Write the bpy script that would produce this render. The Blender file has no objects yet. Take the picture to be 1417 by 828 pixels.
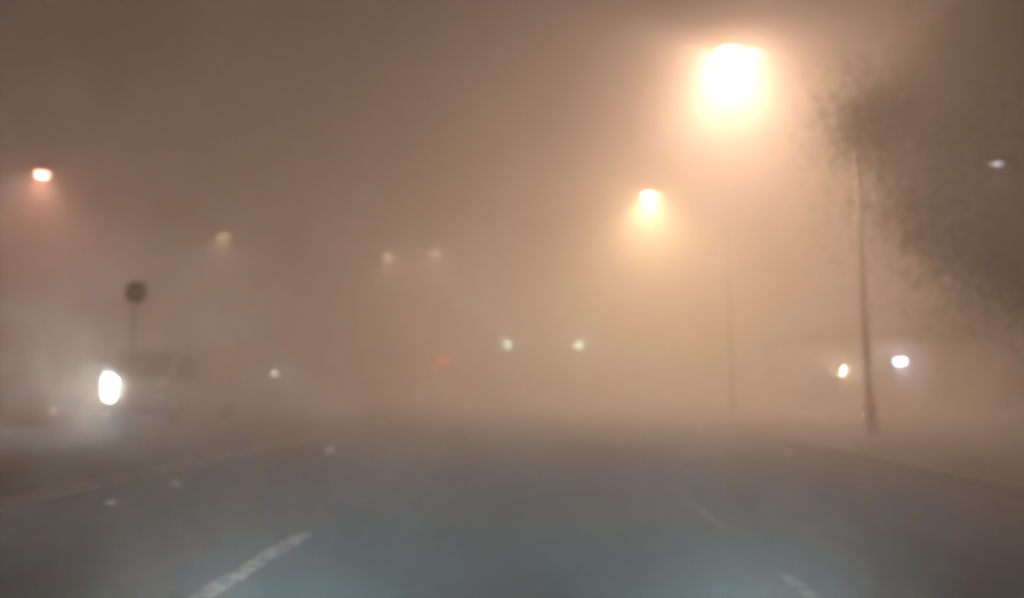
import bpy, bmesh, math, random
from mathutils import Vector, Matrix, Euler
random.seed(7)
R = math.radians
scene = bpy.context.scene
C = scene.collection

# ------------------------------------------------------------------ camera
W, H, F = 1417.0, 828.0, 1000.0          # photo size, focal length in pixels
VPX, VPY = 753.0, 537.0                  # where the road vanishes
CAM = Vector((0.0, 0.0, 1.2))
cam_data = bpy.data.cameras.new('camera')
cam = bpy.data.objects.new('camera', cam_data)
C.objects.link(cam)
scene.camera = cam
cam_data.sensor_width = 36.0
cam_data.lens = 36.0 * F / W
cam_data.clip_start = 0.05
cam_data.clip_end = 3000
pitch = math.atan((VPY - H / 2) / F)
yaw = math.atan((VPX - W / 2) / F * math.cos(pitch))
cam.location = CAM
cam.rotation_euler = Euler((math.pi / 2 + pitch, 0, yaw), 'XYZ')
CAMROT = cam.rotation_euler.to_matrix()
cam_data.dof.use_dof = True              # a small cheap lens focused on the windscreen side
cam_data.dof.focus_distance = 3.2
cam_data.dof.aperture_fstop = 0.55

def ray(px, py):
    """direction of a photo pixel"""
    return CAMROT @ Vector(((px - W / 2) / F, -(py - H / 2) / F, -1.0))
def at_y(px, py, y):                     # point on the pixel's ray at distance y down the road
    d = ray(px, py); return CAM + d * ((y - CAM.y) / d.y)
def at_x(px, py, x):                     # ... at lateral offset x
    d = ray(px, py); return CAM + d * ((x - CAM.x) / d.x)
def at_z(px, py, z):                     # ... at height z
    d = ray(px, py); return CAM + d * ((z - CAM.z) / d.z)

# ------------------------------------------------------------------ sky, moonlight, exposure
world = bpy.data.worlds.new('World'); scene.world = world; world.use_nodes = True
nt = world.node_tree
bg = nt.nodes['Background']
sky = nt.nodes.new('ShaderNodeTexSky'); sky.sky_type = 'NISHITA'; sky.sun_disc = False
sky.sun_elevation = R(-2.0); sky.sun_rotation = R(180)
sky.air_density = 1.0; sky.dust_density = 2.0; sky.ozone_density = 2.0
nt.links.new(sky.outputs[0], bg.inputs[0]); bg.inputs[1].default_value = 0.15
sun = bpy.data.lights.new('sun', 'SUN'); sun.energy = 0.012; sun.angle = R(20); sun.color = (0.85, 0.92, 1.0)
so = bpy.data.objects.new('sun', sun); C.objects.link(so); so.rotation_euler = (R(50), 0, R(180))
scene.view_settings.view_transform = 'Standard'
scene.view_settings.look = 'None'
scene.view_settings.exposure = 0.0
scene.view_settings.gamma = 1.0
scene.view_settings.use_curve_mapping = False

cy = scene.cycles
cy.use_denoising = True
try: cy.denoiser = 'OPENIMAGEDENOISE'
except Exception: pass
cy.max_bounces = 10; cy.diffuse_bounces = 2; cy.glossy_bounces = 2; cy.transmission_bounces = 4
cy.volume_bounces = 4
cy.sample_clamp_indirect = 1.0
cy.use_adaptive_sampling = False
cy.caustics_reflective = False; cy.caustics_refractive = False
cy.pixel_filter_type = 'GAUSSIAN'; cy.filter_width = 5.0   # soft phone lens

HAZE_DENSITY = 0.07
LAMP_POWER = 15200.0
BEAM_POWER = 145.0
BEAM_DIP, BEAM_CONE = 4.4, 72.0

# ------------------------------------------------------------------ materials
def node_mat(name):
    m = bpy.data.materials.new(name); m.use_nodes = True
    return m, m.node_tree, m.node_tree.nodes['Principled BSDF']
def mat(name, col, rough=0.7, metal=0.0, var=0.25, scale=6.0, bump=0.0, bscale=40.0, spec=0.5):
    m, t, b = node_mat(name)
    tc = t.nodes.new('ShaderNodeTexCoord')
    n = t.nodes.new('ShaderNodeTexNoise'); n.inputs['Scale'].default_value = scale; n.inputs['Detail'].default_value = 6
    t.links.new(tc.outputs['Object'], n.inputs['Vector'])
    r = t.nodes.new('ShaderNodeValToRGB')
    r.color_ramp.elements[0].position = 0.3; r.color_ramp.elements[1].position = 0.7
    r.color_ramp.elements[0].color = [c * (1 - var) for c in col] + [1]
    r.color_ramp.elements[1].color = [min(1, c * (1 + var)) for c in col] + [1]
    t.links.new(n.outputs['Fac'], r.inputs['Fac']); t.links.new(r.outputs['Color'], b.inputs['Base Color'])
    b.inputs['Roughness'].default_value = rough; b.inputs['Metallic'].default_value = metal
    b.inputs['Specular IOR Level'].default_value = spec
    if bump:
        n2 = t.nodes.new('ShaderNodeTexNoise'); n2.inputs['Scale'].default_value = bscale; n2.inputs['Detail'].default_value = 8
        t.links.new(tc.outputs['Object'], n2.inputs['Vector'])
        bp = t.nodes.new('ShaderNodeBump'); bp.inputs['Strength'].default_value = bump; bp.inputs['Distance'].default_value = 0.02
        t.links.new(n2.outputs['Fac'], bp.inputs['Height']); t.links.new(bp.outputs['Normal'], b.inputs['Normal'])
    return m
def glow(name, col, strength):
    m, t, b = node_mat(name)
    b.inputs['Base Color'].default_value = (0.8, 0.8, 0.8, 1)
    b.inputs['Emission Color'].default_value = (*col, 1)
    b.inputs['Emission Strength'].default_value = strength
    b.inputs['Roughness'].default_value = 0.3
    m.cycles.emission_sampling = 'NONE'     # a lamp object beside it carries the light; road studs have none
    return m
def glass(name, col):
    m, t, b = node_mat(name)
    b.inputs['Base Color'].default_value = (*col, 1); b.inputs['Roughness'].default_value = 0.06
    b.inputs['Specular IOR Level'].default_value = 0.7
    n = t.nodes.new('ShaderNodeTexNoise'); n.inputs['Scale'].default_value = 5
    mr = t.nodes.new('ShaderNodeMapRange'); mr.inputs['To Min'].default_value = 0.04; mr.inputs['To Max'].default_value = 0.2
    t.links.new(n.outputs['Fac'], mr.inputs['Value']); t.links.new(mr.outputs['Result'], b.inputs['Roughness'])
    return m

def asphalt_mat():
    m, t, b = node_mat('asphalt')
    tc = t.nodes.new('ShaderNodeTexCoord')
    def noise(s, d=6, stretch=None):
        n = t.nodes.new('ShaderNodeTexNoise'); n.inputs['Scale'].default_value = s; n.inputs['Detail'].default_value = d
        if stretch:
            mp = t.nodes.new('ShaderNodeMapping'); mp.inputs['Scale'].default_value = stretch
            t.links.new(tc.outputs['Object'], mp.inputs['Vector']); t.links.new(mp.outputs['Vector'], n.inputs['Vector'])
        else: t.links.new(tc.outputs['Object'], n.inputs['Vector'])
        return n
    big = noise(0.5, 5, (1.6, 0.25, 1)); fine = noise(55, 4)
    r = t.nodes.new('ShaderNodeValToRGB')
    r.color_ramp.elements[0].position = 0.32; r.color_ramp.elements[0].color = (0.030, 0.033, 0.036, 1)
    r.color_ramp.elements[1].position = 0.68; r.color_ramp.elements[1].color = (0.056, 0.060, 0.064, 1)
    t.links.new(big.outputs['Fac'], r.inputs['Fac'])
    mx = t.nodes.new('ShaderNodeMix'); mx.data_type = 'RGBA'; mx.blend_type = 'OVERLAY'; mx.inputs['Factor'].default_value = 0.55
    t.links.new(r.outputs['Color'], mx.inputs[6]); t.links.new(fine.outputs['Fac'], mx.inputs[7])
    t.links.new(mx.outputs[2], b.inputs['Base Color']); b.inputs['Specular IOR Level'].default_value = 0.06
    mr = t.nodes.new('ShaderNodeMapRange'); mr.inputs['To Min'].default_value = 0.85; mr.inputs['To Max'].default_value = 1.0
    t.links.new(big.outputs['Fac'], mr.inputs['Value']); t.links.new(mr.outputs['Result'], b.inputs['Roughness'])
    bp = t.nodes.new('ShaderNodeBump'); bp.inputs['Strength'].default_value = 0.5; bp.inputs['Distance'].default_value = 0.006
    t.links.new(fine.outputs['Fac'], bp.inputs['Height']); t.links.new(bp.outputs['Normal'], b.inputs['Normal'])
    return m
def paint_mat(name, hi):
    m, t, b = node_mat(name)
    tc = t.nodes.new('ShaderNodeTexCoord')
    n = t.nodes.new('ShaderNodeTexNoise'); n.inputs['Scale'].default_value = 9; n.inputs['Detail'].default_value = 9; n.inputs['Roughness'].default_value = 0.7
    t.links.new(tc.outputs['Object'], n.inputs['Vector'])
    r = t.nodes.new('ShaderNodeValToRGB')
    r.color_ramp.elements[0].position = 0.40; r.color_ramp.elements[0].color = (0.07, 0.07, 0.07, 1)
    r.color_ramp.elements[1].position = 0.56; r.color_ramp.elements[1].color = (hi, hi, hi * .97, 1)
    t.links.new(n.outputs['Fac'], r.inputs['Fac']); t.links.new(r.outputs['Color'], b.inputs['Base Color'])
    b.inputs['Roughness'].default_value = 0.9; b.inputs['Specular IOR Level'].default_value = 0.1
    return m

M = dict(
    asphalt=asphalt_mat(), paint=paint_mat('road_paint', .55), faded=paint_mat('faded_road_paint', .2),
    earth=mat('rough_verge', (0.055, 0.058, 0.04), 0.95, var=0.35, scale=0.6, bump=0.6, bscale=14, spec=0.05),
    kerb=mat('kerb_concrete', (0.15, 0.148, 0.14), 0.85, var=0.25, scale=3, bump=0.4, bscale=60, spec=0.1),
    paving=mat('paving_slabs', (0.075, 0.075, 0.068), 0.95, var=0.25, scale=2, bump=0.3, spec=0.05),
    pole=mat('galvanised_steel', (0.20, 0.20, 0.195), 0.8, 0.0, var=0.2, scale=4),
    housing=mat('lamp_housing_grey', (0.13, 0.13, 0.13), 0.5, 0.2),
    bark=mat('bark', (0.07, 0.05, 0.035), 0.95, var=0.4, scale=9, bump=0.8, bscale=22),
    leaf=mat('leaf_green', (0.03, 0.05, 0.02), 0.65, var=0.45, scale=1.5),
    plaster=mat('rendered_wall', (0.26, 0.24, 0.20), 0.9, var=0.2, scale=1.2, bump=0.3),
    roof=mat('roof_concrete', (0.14, 0.13, 0.12), 0.9),
    wood=mat('door_wood', (0.10, 0.06, 0.035), 0.6, scale=5),
    glass=glass('dark_glass', (0.02, 0.024, 0.028)),
    white=mat('van_paint', (0.42, 0.42, 0.40), 0.4, var=0.12, scale=2),
    box=mat('cargo_panel', (0.10, 0.10, 0.10), 0.55, 0.1, var=0.2, scale=2),
    black=mat('black_plastic', (0.02, 0.02, 0.02), 0.6),
    rubber=mat('tyre_rubber', (0.018, 0.018, 0.018), 0.85),
    chrome=mat('bright_metal', (0.5, 0.5, 0.5), 0.25, 1.0),
    stud=mat('stud_casting', (0.22, 0.22, 0.21), 0.5, 0.3),
    signal=mat('signal_black', (0.025, 0.025, 0.025), 0.5),
    signback=mat('sign_back_grey', (0.30, 0.30, 0.29), 0.6),
    darklens=mat('unlit_lens', (0.03, 0.025, 0.02), 0.2),
)

# ------------------------------------------------------------------ mesh helpers
def bm_new(): return bmesh.new()
def box(bm, x0, x1, y0, y1, z0, z1, bev=0.0):
    vs = [bm.verts.new((x, y, z)) for z in (z0, z1) for y in (y0, y1) for x in (x0, x1)]
    fs = [bm.faces.new([vs[i] for i in f]) for f in ((0,2,3,1),(4,5,7,6),(0,1,5,4),(2,6,7,3),(0,4,6,2),(1,3,7,5))]
    if bev:
        es = list({e for f in fs for e in f.edges})
        bmesh.ops.bevel(bm, geom=es, offset=bev, segments=2, affect='EDGES', profile=0.6)
def tube(bm, pts, rads, n=12, cap=True):
    pts = [Vector(p) for p in pts]; rings = []
    up0 = Vector((0.013, 0.021, 1))
    for i, p in enumerate(pts):
        d = (pts[min(i+1, len(pts)-1)] - pts[max(i-1, 0)]).normalized()
        a = d.cross(Vector((1, 0.02, 0.01)) if abs(d.z) > 0.9 else up0).normalized(); b = d.cross(a)
        r = rads[i] if isinstance(rads, (list, tuple)) else rads
        rings.append([bm.verts.new(p + (a * math.cos(2*math.pi*k/n) + b * math.sin(2*math.pi*k/n)) * r) for k in range(n)])
    for i in range(len(rings) - 1):
        for k in range(n):
            bm.faces.new((rings[i][k], rings[i][(k+1) % n], rings[i+1][(k+1) % n], rings[i+1][k]))
    if cap:
        bm.faces.new(rings[0][::-1]); bm.faces.new(rings[-1])
def lathe(bm, prof, n=20, axis='Z', center=(0, 0, 0), sx=1.0, sy=1.0):
    c = Vector(center); rings = []
    for r, h in prof:
        ring = []
        for k in range(n):
            a = 2*math.pi*k/n; u, v = r*math.cos(a)*sx, r*math.sin(a)*sy
            p = {'Z': (u, v, h), 'Y': (u, h, v), 'X': (h, u, v)}[axis]
            ring.append(bm.verts.new(c + Vector(p)))
        rings.append(ring)
    for i in range(len(rings) - 1):
        for k in range(n):
            bm.faces.new((rings[i][k], rings[i][(k+1) % n], rings[i+1][(k+1) % n], rings[i+1][k]))
    for rg in (rings[0], rings[-1]):
        try: bm.faces.new(rg)
        except ValueError: pass
def prism(bm, poly, x0, x1):             # outline in (y, z) extruded along x
    a = [bm.verts.new((x0, y, z)) for y, z in poly]; b = [bm.verts.new((x1, y, z)) for y, z in poly]
    bm.faces.new(a); bm.faces.new(b[::-1]); n = len(poly)
    for i in range(n): bm.faces.new((a[i], b[i], b[(i+1) % n], a[(i+1) % n]))
def obj(name, bm, m, parent=None, smooth=False, loc=None):
    bmesh.ops.recalc_face_normals(bm, faces=bm.faces)
    me = bpy.data.meshes.new(name); bm.to_mesh(me); bm.free()
    me.materials.append(M[m] if isinstance(m, str) else m)
    if smooth:
        for p in me.polygons: p.use_smooth = True
    o = bpy.data.objects.new(name, me); C.objects.link(o)
    if parent: o.parent = parent
    if loc: o.location = loc
    return o
def thing(name, label, cat, loc, rz=0.0, group=None):
    o = bpy.data.objects.new(name, None); C.objects.link(o); o.empty_display_size = 0.3
    o.location = loc; o.rotation_euler = (0, 0, rz); o['label'] = label; o['category'] = cat
    if group: o['group'] = group
    return o
def structure(o): o['kind'] = 'structure'; return o
def lamp(parent, kind, loc, power, col, radius, rot=None):
    l = bpy.data.lights.new('lamp_light', kind); l.energy = power; l.color = col; l.shadow_soft_size = radius
    o = bpy.data.objects.new('lamp_light', l); C.objects.link(o); o.parent = parent; o.location = loc
    if rot: o.rotation_euler = rot
    return l

# ------------------------------------------------------------------ ground, road, kerbs
XL, XR = -5.35, 5.30          # our carriageway
YA, YB = -25.0, 230.0
def sheet(name, x0, x1, y0, y1, z, m, parent=None, nx=1, ny=1):
    bm = bm_new()
    g = [[bm.verts.new((x0 + (x1-x0)*i/nx, y0 + (y1-y0)*j/ny, z)) for i in range(nx+1)] for j in range(ny+1)]
    for j in range(ny):
        for i in range(nx): bm.faces.new((g[j][i], g[j][i+1], g[j+1][i+1], g[j+1][i]))
    return obj(name, bm, m, parent)
structure(sheet('ground', -600, 600, -600, 600, -0.012, 'earth'))
road = structure(sheet('road', XL, XR, YA, YB, 0.0, 'asphalt'))
far_road = structure(sheet('road', -16.6, -9.0, YA, YB, 0.0, 'asphalt'))

def kerb(x0, x1, hgt=0.105):
    """a row of kerb stones a metre long, each with its joint"""
    k = structure(bpy.data.objects.new('kerb', None)); C.objects.link(k)
    src = None
    y = 2.0
    while y < 34.0:
        if src is None:
            bm = bm_new(); box(bm, x0, x1, 0.006, 0.994, -0.1, hgt, 0.012)
            src = obj('kerb_stone', bm, 'kerb', k); o = src
        else:
            o = src.copy(); C.objects.link(o); o.parent = k
        o.location = (random.uniform(-.006, .006), y, random.uniform(-.006, .004)); y += 1.0
    bm = bm_new(); box(bm, x0 + .002, x1 - .002, YA, 2.0, -0.1, hgt - .002); box(bm, x0 + .002, x1 - .002, 34.0, YB, -0.1, hgt - .002)
    r = obj('kerb_run', bm, 'kerb', k); r['kind'] = 'stuff'
    return k
kerb(XR, XR + 0.16); kerb(XL - 0.16, XL); kerb(-9.0, -8.84); kerb(-16.76, -16.6)
bm = bm_new(); box(bm, XR + 0.162, 9.4, YA, YB, -0.1, 0.1)
structure(obj('pavement', bm, 'paving'))
bm = bm_new(); box(bm, -8.838, XL - 0.162, YA, YB, -0.1, 0.096)
structure(obj('median', bm, 'earth'))
bm = bm_new(); box(bm, -19.0, -16.762, YA, YB, -0.1, 0.1)
structure(obj('pavement', bm, 'paving'))

# painted lane dashes: worn outlines, 4 mm above the asphalt
def dash(parent, x, y0, y1, w, m='paint'):
    bm = bm_new(); n = max(6, int((y1 - y0) / 0.12)); L, Rr = [], []
    for i in range(n + 1):
        y = y0 + (y1 - y0) * i / n
        e = 0.35 if i in (0, n) else 1.0
        L.append(bm.verts.new((x - w/2*e + random.uniform(-.012, .012), y, 0.004)))
        Rr.append(bm.verts.new((x + w/2*e + random.uniform(-.012, .012), y, 0.004)))
    for i in range(n): bm.faces.new((L[i], Rr[i], Rr[i+1], L[i+1]))
    return obj('lane_dash', bm, m, parent)
pl = at_z(350, 783, 0); pr = at_z(1042, 762, 0)
XLL, XRL = pl.x, pr.x
dl = at_z(425, 738, 0).y
for k in range(0, 6):
    dash(road, XLL, dl - 3.0 + k * 9.0, dl + k * 9.0, 0.15, 'paint' if k == 0 else 'faded')
dr0, dr1 = at_z(1000, 731, 0).y, at_z(945, 692, 0).y
dn = at_z(1090, 795, 0).y
dash(road, XRL, dn - 2.0, dn, 0.10, 'faded'); dash(road, XRL, dr0, dr1, 0.09, 'faded')
for k in range(1, 6):
    dash(road, XRL, dr1 - 2.0 + k * 9.0, dr1 + k * 9.0, 0.10, 'faded')
for k in range(0, 7):
    dash(far_road, -12.8, 3 + k * 9.0, 6 + k * 9.0, 0.12, 'faded')

# ------------------------------------------------------------------ haze
bm = bm_new(); box(bm, -605, 605, -605, 605, -1.2, 11.2)
m = bpy.data.materials.new('haze'); m.use_nodes = True
t = m.node_tree; t.nodes.clear()
out = t.nodes.new('ShaderNodeOutputMaterial'); pv = t.nodes.new('ShaderNodeVolumePrincipled')
pv.inputs['Color'].default_value = (0.91, 0.88, 0.84, 1)
pv.inputs['Density'].default_value = HAZE_DENSITY
pv.inputs['Anisotropy'].default_value = -0.18
t.links.new(pv.outputs['Volume'], out.inputs['Volume'])
try: m.cycles.volume_sampling = 'MULTIPLE_IMPORTANCE'
except Exception: pass
hz = obj('haze', bm, m); hz['kind'] = 'stuff'

# ------------------------------------------------------------------ street lamps
def lamp_head(parent, x, y, z, side, lens_m, s=1.0):
    """cobra head whose open side looks down; side = +1 when the arm comes from +x"""
    bm = bm_new()
    prof = [(-0.42, .05, .035), (-0.38, .12, .07), (-0.2, .17, .11), (0.05, .18, .13), (0.28, .13, .10), (0.46, .07, .06), (0.5, .05, .05)]
    rings = []
    for u, wv, hv in prof:
        ring = []
        for k in range(9):
            a = math.pi * k / 8
            ring.append(bm.verts.new((x + side * u * s, y + wv * s * math.cos(a), z + hv * s * math.sin(a))))
        rings.append(ring)
    for i in range(len(rings) - 1):
        for k in range(8): bm.faces.new((rings[i][k], rings[i][k+1], rings[i+1][k+1], rings[i+1][k]))
    bm.faces.new(rings[0]); bm.faces.new(rings[-1])
    for i in range(len(rings) - 1): bm.faces.new((rings[i][0], rings[i+1][0], rings[i+1][8], rings[i][8]))
    head = obj('lamp_housing', bm, 'housing', parent, True)
    bm = bm_new(); n = 16; rr = []
    for j in range(6):
        a = j / 5 * math.pi / 2
        rr.append([bm.verts.new((x - side*.06*s + .26*s*math.cos(2*math.pi*k/n)*math.cos(a)*.95, y + .14*s*math.sin(2*math.pi*k/n)*math.cos(a), z - .004 - .10*s*math.sin(a))) for k in range(n)] if j < 5 else [bm.verts.new((x - side*.06*s, y, z - .104*s))])
    for j in range(4):
        for k in range(n): bm.faces.new((rr[j][k], rr[j][(k+1)%n], rr[j+1][(k+1)%n], rr[j+1][k]))
    for k in range(n): bm.faces.new((rr[4][k], rr[4][(k+1)%n], rr[5][0]))
    bm.faces.new(rr[0])
    obj('lens', bm, lens_m, head, True)

def street_lamp(label, p, arm, power, col, strength, group, s=1.0, arms=None, lens_r=.1, bowl=.18):
    """p = the glowing lens; arm = how far the pole stands to +x of it; arms = extra lens points"""
    base = Vector((p.x + arm, p.y, 0.0)); z0 = 0.098 if (5.4 < base.x < 9.4 or -19 < base.x < -5.4) else -0.012
    o = thing('street_lamp', label, 'street lamp', (base.x, base.y, z0), 0, group)
    zt = p.z - z0
    bm = bm_new(); tube(bm, [(0,0,0), (0,0,zt*.5), (0,0,zt - .5)], [.08, .065, .045], 14); obj('pole', bm, 'pole', o, True)
    bm = bm_new(); lathe(bm, [(.20, 0), (.20, .02), (.13, .03), (.13, .75), (.105, .8)], 14); b = obj('pole_base', bm, 'pole', o)
    bm = bm_new(); box(bm, -.05, .05, -.139, -.128, .25, .6, .004); obj('access_door', bm, 'housing', b)
    for q in [p] + (arms or []):
        dx = q.x - base.x; sg = -1 if dx < 0 else 1; zq = q.z - z0; dy = q.y - base.y
        pts = []
        for i in range(9):
            f = i / 8
            pts.append((dx * f - sg * .45 * f, dy * f, (zt - .55) + (zq + .1 - zt + .5) * math.sin(f * math.pi / 2)))
        bm = bm_new(); tube(bm, pts, [.05 - .012 * i / 8 for i in range(9)], 10); obj('arm', bm, 'pole', o, True)
        lm = glow('lamp_lens', col, strength / math.exp(-HAZE_DENSITY * (q - CAM).length))
        lamp_head(o, dx, dy, zq + .06, -sg, lm, s)
        l = lamp(o, 'SPOT', (dx + sg*.06*s, dy, zq - .13 * s), power * (1 - bowl), col, lens_r)
        l.spot_size = R(160); l.spot_blend = 1.0
        if bowl: lamp(o, 'POINT', (dx + sg*.06*s, dy, zq - .14 * s), power * bowl, col, lens_r)   # light the clear bowl throws sideways and up
    return o

SODIUM = (1.0, 0.62, 0.42)
street_lamp('tall street lamp with dazzling orange-yellow head on a long arm above the right lane',
            at_x(1013, 76, 4.55), 2.75, LAMP_POWER * .8, SODIUM, 60, 'street lamps along the kerb', bowl=.30)
street_lamp('street lamp with small bright yellow head, next along the kerb after the dazzling one',
            at_x(900, 272, 4.35), 3.0, LAMP_POWER * .8, (1.0, .66, .34), 16, 'street lamps along the kerb')
street_lamp('street lamp with pinkish orange halo across the far carriageway',
            at_x(56, 243, -17.2), -1.6, LAMP_POWER * .2, (1.0, .46, .33), 4, 'street lamps beyond the far carriageway')
street_lamp('faint hazy street lamp farther down the far carriageway',
            at_x(307, 329, -17.0), -1.6, LAMP_POWER * .08, (1.0, .72, .5), 1.0, 'street lamps beyond the far carriageway')
p1, p2 = at_y(540, 357, 41.0), at_y(600, 352, 41.0)
street_lamp('twin-arm lamp post on the median with two faint pale heads', p1, (p2.x - p1.x) / 2,
            LAMP_POWER * .10, (1.0, .74, .55), .8, None, 1.0, [p2])
street_lamp('short pavement lamp with a faint white head before the dark tree crown',
            at_y(1383, 231, 8.6), .7, LAMP_POWER * .0006, (.9, .95, 1.0), .08, None, .38)

# ------------------------------------------------------------------ traffic signals of the junction ahead
def signal_head(o, x, z, lit, col, app, power):
    """three lenses facing us (-y); lit = which one glows; (x, z) = centre of the lit lens, local"""
    top = z + .25 * lit
    bm = bm_new(); box(bm, x - .17, x + .17, -.06, .12, top - .66, top + .17, .02); hs = obj('signal_housing', bm, 'signal', o)
    for i in range(3):
        zz = top - .25 * i
        d = (o.location + Vector((x, 0, zz)) - CAM).length
        lm = glow('signal_lens', col, app / math.exp(-HAZE_DENSITY * d)) if i == lit else 'darklens'
        bm = bm_new(); lathe(bm, [(.10, 0), (.10, -.012), (.06, -.03), (.01, -.035)], 16, 'Y', (x, -.062, zz)); obj('lens', bm, lm, hs, True)
        bm = bm_new()
        pts = [(x - .115*math.cos(a), -.062, zz + .115*math.sin(a)) for a in [math.pi*k/10 for k in range(11)]]
        A = [bm.verts.new(q) for q in pts]; B = [bm.verts.new((q[0], q[1] - .16, q[2])) for q in pts]
        for k in range(10): bm.faces.new((A[k], A[k+1], B[k+1], B[k]))
        obj('visor', bm, 'signal', hs)
    l = lamp(o, 'SPOT', (x, -.24, z), power, col, .09, (R(90), 0, R(180))); l.spot_size = R(150); l.spot_blend = 1.0
p = at_y(615, 499, 42)
o = thing('traffic_light', 'traffic signal glowing faint red on a post in the median', 'traffic light', (p.x, p.y, .094))
zc = p.z - .094
bm = bm_new(); tube(bm, [(0,0,0), (0,0,zc - .66)], .055, 12); obj('post', bm, 'pole', o, True)
signal_head(o, 0, zc, 0, (1.0, .12, .08), 1.4, 2200)
ga, gb = at_y(703, 478, 50), at_y(801, 478, 50)
o = thing('signal_mast', 'overhead mast arm across the road with two pale greenish signal lights', 'traffic light', (6.3, 50, .098))
za = ga.z - .098 + .95
bm = bm_new(); tube(bm, [(0,0,0), (0,0,za*.5), (0,0,za + .25)], [.15, .13, .11], 14); obj('post', bm, 'pole', o, True)
bm = bm_new(); tube(bm, [(0,0,za), (-4,0,za + .06), (ga.x - 6.3 - .5, 0, za + .1)], [.09, .075, .05], 12); obj('arm', bm, 'pole', o, True)
for g_, app, pw in ((ga, 2.4, 3500), (gb, 3.2, 4500)):
    signal_head(o, g_.x - 6.3, g_.z - .098, 2, (.74, 1.0, .80), app, pw)
    bm = bm_new(); box(bm, g_.x - 6.33, g_.x - 6.27, .122, .16, za - .5, za + .1); obj('hanger', bm, 'pole', o)

# dark back of a sign on the median
p = at_x(187, 404, -8.6)
o = thing('road_sign', 'dark round sign seen from behind on a thin median post', 'road sign', (p.x, p.y, .094), R(8)); zs = p.z - .094
bm = bm_new(); tube(bm, [(0,.03,0), (0,.03,zs + .22)], .016, 10); obj('post', bm, 'pole', o, True)
bm = bm_new(); lathe(bm, [(.24, .06), (.24, .075)], 28, 'Y', (0, 0, zs)); bo = obj('board', bm, 'signback', o)
for dz in (-.2, .2):
    bm = bm_new(); box(bm, -.15, .15, .04, .058, zs + dz - .02, zs + dz + .02); obj('brace', bm, 'pole', bo)

# ------------------------------------------------------------------ road studs
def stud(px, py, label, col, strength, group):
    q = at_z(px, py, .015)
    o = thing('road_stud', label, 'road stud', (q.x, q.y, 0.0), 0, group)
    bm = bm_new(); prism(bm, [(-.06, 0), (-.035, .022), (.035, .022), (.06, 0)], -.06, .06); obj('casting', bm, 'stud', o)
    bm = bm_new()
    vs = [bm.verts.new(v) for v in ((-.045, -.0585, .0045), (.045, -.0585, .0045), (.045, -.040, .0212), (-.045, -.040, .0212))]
    bm.faces.new(vs); obj('lens', bm, glow('stud_painted_glint', col, strength), o)  # reflector given a weak glow that stands in for returned headlight glint
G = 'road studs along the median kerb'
for (px, py), lab, s_ in (((157, 694), 'small road stud with emissive glint near the median, abreast of the worn lane dash', .5),
                          ((245, 668), 'bright road stud with emissive glint near the median, second along its line', .7),
                          ((458, 622), 'road stud with emissive glint near the median, third and last of its line', 3.5)):
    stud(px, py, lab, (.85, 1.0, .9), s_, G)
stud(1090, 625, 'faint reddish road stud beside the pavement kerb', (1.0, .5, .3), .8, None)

# ------------------------------------------------------------------ oncoming truck
q = at_y(155, 514, 21.5); q2 = at_y(226, 534, 21.5)
cx = (q.x + q2.x) / 2
tr = thing('panel_van', 'oncoming van with one dazzling white headlight on the far carriageway', 'van', (cx, 21.5, 0.0))
hw = 1.02
# local: front face looks to -y
bm = bm_new(); prism(bm, [(0.05, .55), (0.0, 1.25), (.12, 1.45), (.42, 2.3), (.6, 2.42), (1.75, 2.42), (1.75, .55)], -hw, hw)
bmesh.ops.bevel(bm, geom=list(bm.edges), offset=.05, segments=2, affect='EDGES'); cab = obj('cab', bm, 'white', tr)
bm = bm_new(); n1 = Vector((0, -.93, .33)).normalized() * .012
A = [Vector((-.86, .155, 1.52)), Vector((.86, .155, 1.52)), Vector((.78, .405, 2.23)), Vector((-.78, .405, 2.23))]
bm.faces.new([bm.verts.new(a + n1) for a in A]); bm.faces.new([bm.verts.new(a - n1) for a in A]); obj('windscreen', bm, 'glass', cab)
for s in (-1, 1):
    bm = bm_new(); box(bm, s*hw - .012, s*hw + .012, .62, 1.45, 1.5, 2.2, .006); obj('side_window', bm, 'glass', cab)
    bm = bm_new(); box(bm, s*1.2 - .1, s*1.2 + .1, .18, .26, 1.55, 1.98, .03); mo = obj('mirror', bm, 'black', tr)
    bm = bm_new(); tube(bm, [(s*1.0, .3, 1.95), (s*1.14, .24, 1.98)], .015, 8); obj('mirror_bracket', bm, 'black', mo)
bm = bm_new(); box(bm, -1.06, 1.06, -.1, .12, .38, .66, .04); obj('bumper', bm, 'black', tr)
gr = None
for k in range(4):
    bm = bm_new(); box(bm, -.5, .5, -.035, .03, .74 + k*.11, .80 + k*.11, .01); obj('grille_slat', bm, 'black', tr)
bm = bm_new(); box(bm, -.26, .26, -.125, -.101, .44, .56, .005); obj('number_plate', bm, 'paving', tr)
bm = bm_new(); prism(bm, [(1.752, .5), (1.752, 2.44), (1.95, 2.5), (5.2, 2.48), (5.35, 2.3), (5.4, .5)], -hw + .004, hw - .004)
bmesh.ops.bevel(bm, geom=list(bm.edges), offset=.05, segments=2, affect='EDGES'); obj('cargo_body', bm, 'white', tr)
bm = bm_new(); box(bm, hw - .001, hw + .012, 2.0, 3.2, .62, 2.3, .01); sd = obj('side_door', bm, 'white', tr)
bm = bm_new(); box(bm, hw + .013, hw + .035, 2.06, 2.2, 1.2, 1.25, .004); obj('handle', bm, 'black', sd)
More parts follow.
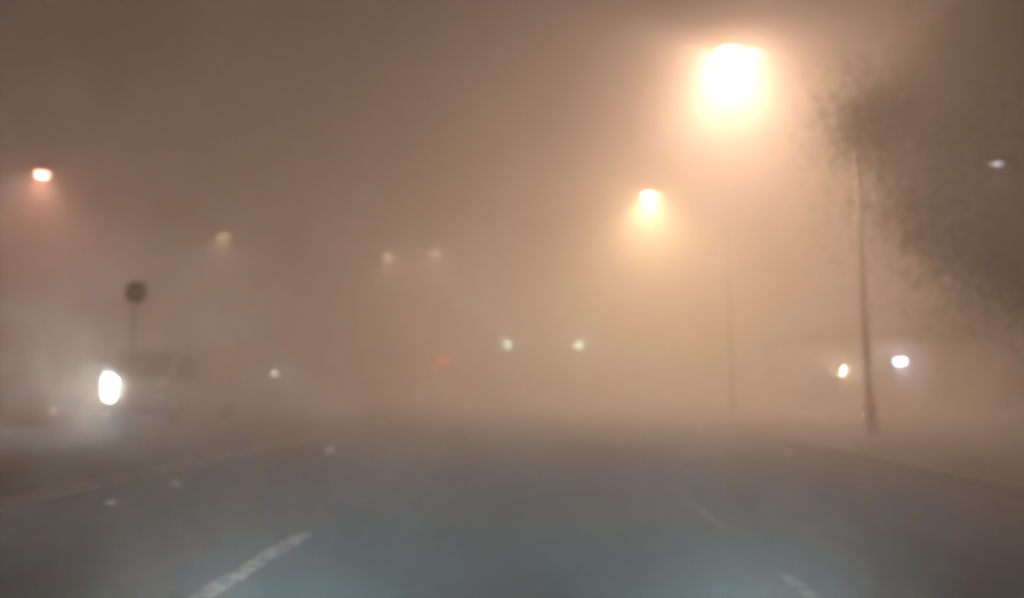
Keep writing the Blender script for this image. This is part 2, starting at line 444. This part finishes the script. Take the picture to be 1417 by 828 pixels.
def wheel(x, y, r=.38, w=.24):
    bm = bm_new(); lathe(bm, [(r*.55, -w/2), (r*.93, -w/2), (r, -w*.36), (r, w*.36), (r*.93, w/2), (r*.55, w/2)], 28, 'X', (x, y, r)); wo = obj('wheel', bm, 'rubber', tr, True)
    bm = bm_new(); lathe(bm, [(r*.54, -w*.40), (r*.5, -w*.2), (.1, -w*.12), (.09, w*.12), (r*.5, w*.2), (r*.54, w*.40)], 20, 'X', (x, y, r)); obj('rim', bm, 'chrome', wo, True)
for s in (-1, 1): wheel(s*.9, .85); wheel(s*.9, 4.3)
for s, strength in ((-1, 2600), (1, .35)):
    lx = q.x - cx if s < 0 else q2.x - cx
    bm = bm_new(); box(bm, lx - .16, lx + .16, -.05, .06, .80, 1.54, .04); hl = obj('headlight', bm, 'chrome', tr)
    if s < 0: hl['label'] = 'dazzling white headlight'
    else: hl['label'] = 'dim headlight'
    for z, r in ((1.36, .14), (.98, .10)):
        bm = bm_new(); lathe(bm, [(r, 0), (r, -.015), (r*.7, -.04), (.012, -.05)], 18, 'Y', (lx, -.052, z))
        obj('lens', bm, glow('headlight_lens', (1.0, .97, .90), strength), hl, True)
        if s < 0:
            l = lamp(tr, 'SPOT', (lx, -.13, z), 1000 if z > 1 else 400, (1.0, .96, .88), .08, (R(122), 0, R(180 + 26)))   # badly aimed: up and across at us
            l.spot_size = R(104); l.spot_blend = .3

# ------------------------------------------------------------------ roadside house with two wall lamps, right
hy = 32.0
a, b_ = at_y(1163, 514, hy), at_y(1245, 501, hy)
ho = thing('roadside_house', 'low flat-roofed building behind the pavement with two lit wall lamps', 'building', (15.6, hy + .1, -.012))
bm = bm_new(); box(bm, -4.2, 6.5, 0, 6, 0, 3.3); wl = obj('wall', bm, 'plaster', ho)
bm = bm_new(); box(bm, -4.5, 6.8, -.5, 6.3, 3.302, 3.55, .02); obj('roof', bm, 'roof', ho)
bm = bm_new(); box(bm, -1.45, -.45, -.05, -.002, .02, 2.1, .01); d_ = obj('door', bm, 'wood', ho)
bm = bm_new(); tube(bm, [(-.55, -.1, 1.0), (-.55, -.1, 1.14)], .012, 8); tube(bm, [(-.55, -.1, 1.02), (-.55, -.04, 1.02)], .01, 6); obj('handle', bm, 'chrome', d_)
for x in (-3.45, 2.2, 4.6):
    bm = bm_new()
    box(bm, x - .66, x - .6, -.045, -.002, .9, 2.1); box(bm, x + .6, x + .66, -.045, -.002, .9, 2.1); box(bm, x - .6, x + .6, -.044, -.002, 2.04, 2.1); box(bm, x - .03, x + .03, -.040, -.002, .96, 2.04)
    w_ = obj('window', bm, 'wood', ho)
    for sx in (-1, 1):
        bm = bm_new(); box(bm, x + (.03 if sx > 0 else -.6), x + (.6 if sx > 0 else -.03), -.02, -.004, .96, 2.04); obj('pane', bm, 'glass', w_)
    bm = bm_new(); box(bm, x - .75, x + .75, -.14, -.002, .84, .898, .008); obj('sill', bm, 'kerb', w_)
def wall_lamp(p, label, cat, col, power, strength, wide):
    o = thing('wall_lamp', label, cat, (p.x, hy + .095, p.z))
    if wide:
        bm = bm_new(); box(bm, -.30, .30, -.20, -.06, -.13, .15, .02); hs = obj('floodlight_housing', bm, 'housing', o)
        bm = bm_new(); box(bm, -.27, .27, -.215, -.202, -.10, .12, .004); obj('lens', bm, glow('flood_lens', col, strength), hs)
        bm = bm_new(); box(bm, -.05, .05, -.06, 0, -.05, .05); obj('bracket', bm, 'black', o)
    else:
        bm = bm_new(); lathe(bm, [(.07, -.02), (.07, 0)], 14, 'Y', (0, 0, .12)); obj('wall_plate', bm, 'black', o)
        bm = bm_new(); tube(bm, [(0, -.02, .12), (0, -.12, .2), (0, -.2, .17)], .015, 8); obj('bracket', bm, 'black', o)
        bm = bm_new(); lathe(bm, [(.03, .14), (.10, .12), (.15, .04), (.155, 0), (.13, -.08), (.06, -.14), (.01, -.15)], 18, 'Z', (0, -.2, 0)); obj('globe', bm, glow('globe_glass', col, strength), o, True)
    lamp(o, 'POINT', (0, -.42, 0), power, col, .1)
wall_lamp(a, 'round warm white wall lamp on the roadside building beside its door', 'wall lamp', (1.0, .93, .66), 200, .7, False)
wall_lamp(b_, 'wide bluish white floodlight on the roadside building wall', 'floodlight', (.70, .72, 1.0), 240, .9, True)

# small lantern posts across the far carriageway
def lantern(p, label, col, strength, power, s=1.0):
    z0 = .098 if p.x > -19 else -.012
    o = thing('lantern_post', label, 'lantern', (p.x, p.y, z0)); z = p.z - z0
    bm = bm_new(); tube(bm, [(0,0,0), (0,0,.06), (0,0,.07), (0,0,z - .14)], [.09, .09, .04, .035], 12); obj('post', bm, 'black', o)
    bm = bm_new(); lathe(bm, [(.05, -.13), (.09, -.11), (.13, .09), (.13, .11)], 12, 'Z', (0, 0, z)); obj('globe', bm, glow('lantern_glass', col, strength), o)
    bm = bm_new(); lathe(bm, [(.16, .112), (.10, .17), (.03, .22), (.01, .26)], 12, 'Z', (0, 0, z)); obj('cap', bm, 'black', o)
    lamp(o, 'POINT', (0, -.3, z), power, col, .08)
lantern(at_y(380, 518, 50), 'small pale lantern post standing alone beyond the far carriageway', (1.0, .92, .75), 90, 250)
lantern(at_y(75, 568, 24.5), 'low dull yellowish bollard lantern beyond the far carriageway', (1.0, .85, .45), 1.2, 6)

# ------------------------------------------------------------------ trees
def tree(x, y, h, rad, label, seed, leaves=9000, drop=1.0):
    rnd = random.Random(seed)
    o = thing('roadside_tree', label, 'tree', (x, y, -.012), 0, 'trees on the verge')
    bm = bm_new(); pts = []; px = py = 0
    for i in range(7):
        pts.append((px, py, h * .62 * i / 6)); px += rnd.uniform(-.12, .12); py += rnd.uniform(-.12, .12)
    tube(bm, pts, [.26, .2, .17, .15, .13, .10, .06], 12); tk = obj('trunk', bm, 'bark', o, True)
    clumps = []
    for i in range(11):
        st = Vector(pts[2 + i % 4]); an = rnd.uniform(0, 6.28); ln = rad * rnd.uniform(.55, .95)
        end = st + Vector((math.cos(an) * ln, math.sin(an) * ln, h * rnd.uniform(.12, .34)))
        mid = (st + end) / 2 + Vector((0, 0, .3))
        bm = bm_new(); tube(bm, [st, mid, end], [.07, .045, .015], 7); obj('limb', bm, 'bark', tk, True)
        clumps.append((end, rad * rnd.uniform(.32, .5))); clumps.append((mid + Vector((rnd.uniform(-.4,.4), rnd.uniform(-.4,.4), .5)), rad * rnd.uniform(.3, .45)))
    for i in range(8): clumps.append((Vector((rnd.uniform(-.4,.4)*rad, rnd.uniform(-.4,.4)*rad, h * rnd.uniform(.5, .85))), rad * rnd.uniform(.3, .45)))
    clumps = [(Vector((c.x, c.y, max(c.z * drop, .9 * r))), r) for c, r in clumps]
    verts, faces = [], []
    for k in range(leaves):
        c, r = clumps[rnd.randrange(len(clumps))]
        v = Vector((rnd.gauss(0, 1), rnd.gauss(0, 1), rnd.gauss(0, .8))); v = v * (r * (.30 + .28 * rnd.random() ** 2))
        p = c + v; L = rnd.uniform(.06, .11)
        e = Euler((rnd.uniform(-.9, .9), rnd.uniform(-.9, .9), rnd.uniform(0, 6.28))).to_matrix()
        i0 = len(verts)
        for q in ((-.5*L, 0, 0), (0, .28*L, .03*L), (.55*L, 0, -.06*L), (0, -.28*L, .03*L)): verts.append(p + e @ Vector(q))
        faces.append((i0, i0+1, i0+2, i0+3))
    me = bpy.data.meshes.new('crown'); me.from_pydata(verts, [], faces); me.materials.append(M['leaf'])
    cr = bpy.data.objects.new('crown', me); C.objects.link(cr); cr.parent = o
tree(10.2, 13.6, 10.4, 3.8, 'dark broadleaf tree by the pavement, its crown nearly reaching the dazzling lamp post', 11, 230000)
tree(10.4, 11.2, 9.2, 3.3, 'dark low-crowned tree on the verge behind the short pavement lamp', 3, 160000, .82)
tree(14.2, 21.5, 9.0, 4.0, 'dark broadleaf tree standing before the building, set back from the pavement', 5, 50000)

# ------------------------------------------------------------------ the car that carries the camera, headlights on
car = thing('hatchback_car', 'dark hatchback whose own headlights light the lane from under the view', 'car', (-.12, 0, 0))
M['carpaint'] = mat('dark_car_paint', (.03, .035, .045), .3, .3, var=.1)
bm = bm_new()
prism(bm, [(1.30,.30),(1.36,.50),(1.28,.68),(.9,.765),(.3,.86),(-.2,.94),(-2.6,.96),(-2.72,.8),(-2.75,.42),(-2.6,.28)], -.84, .84)
bmesh.ops.bevel(bm, geom=list(bm.edges), offset=.06, segments=3, affect='EDGES'); body = obj('body', bm, 'carpaint', car, True)
bm = bm_new()
prism(bm, [(-.28,.945),(-.85,1.40),(-1.2,1.46),(-2.2,1.44),(-2.62,.965)], -.70, .70)
bmesh.ops.bevel(bm, geom=list(bm.edges), offset=.05, segments=2, affect='EDGES'); cab2 = obj('cabin', bm, 'carpaint', car, True)
bm = bm_new(); A = [Vector((-.6,-.34,.99)), Vector((.6,-.34,.99)), Vector((.56,-.82,1.365)), Vector((-.56,-.82,1.365))]; nn = Vector((0,.62,.78))
bm.faces.new([bm.verts.new(v + nn*.012) for v in A]); bm.faces.new([bm.verts.new(v + nn*.004) for v in A]); obj('windscreen', bm, 'glass', cab2)
for s in (-1, 1):
    for y0, y1 in ((-1.42, -.78), (-2.2, -1.48)):
        bm = bm_new(); box(bm, s*.70 - .006, s*.70 + .006, y0, y1, 1.0, 1.36, .004); obj('side_window', bm, 'glass', cab2)
    for yy in (.62, -2.0):
        bm = bm_new(); lathe(bm, [(.17, -.1), (.29, -.1), (.31, -.07), (.31, .07), (.29, .1), (.17, .1)], 26, 'X', (s*.78, yy, .31)); wo = obj('wheel', bm, 'rubber', car, True)
        bm = bm_new(); lathe(bm, [(.168, -.09), (.15, -.04), (.05, -.03), (.05, .03), (.15, .04), (.168, .09)], 18, 'X', (s*.78, yy, .31)); obj('rim', bm, 'chrome', wo, True)
    bm = bm_new(); box(bm, s*.60 - .17, s*.60 + .17, 1.27, 1.375, .55, .68, .03); hl = obj('headlight', bm, 'chrome', car)
    bm = bm_new(); lathe(bm, [(.055, 0), (.055, .012), (.035, .03), (.01, .035)], 16, 'Y', (s*.60, 1.376, .615)); obj('lens', bm, glow('car_lens', (.80, .92, 1.0), 300), hl, True)
    l = lamp(car, 'SPOT', (s*.60, 1.45, .615), BEAM_POWER, (.40, .82, 1.0), .05, (R(90 - BEAM_DIP), 0, R(-1 if s < 0 else -3)))
    l.spot_size = R(BEAM_CONE); l.spot_blend = 1.0
    C.objects[-1].scale = (1, .32, 1)      # a dipped beam is wide and flat
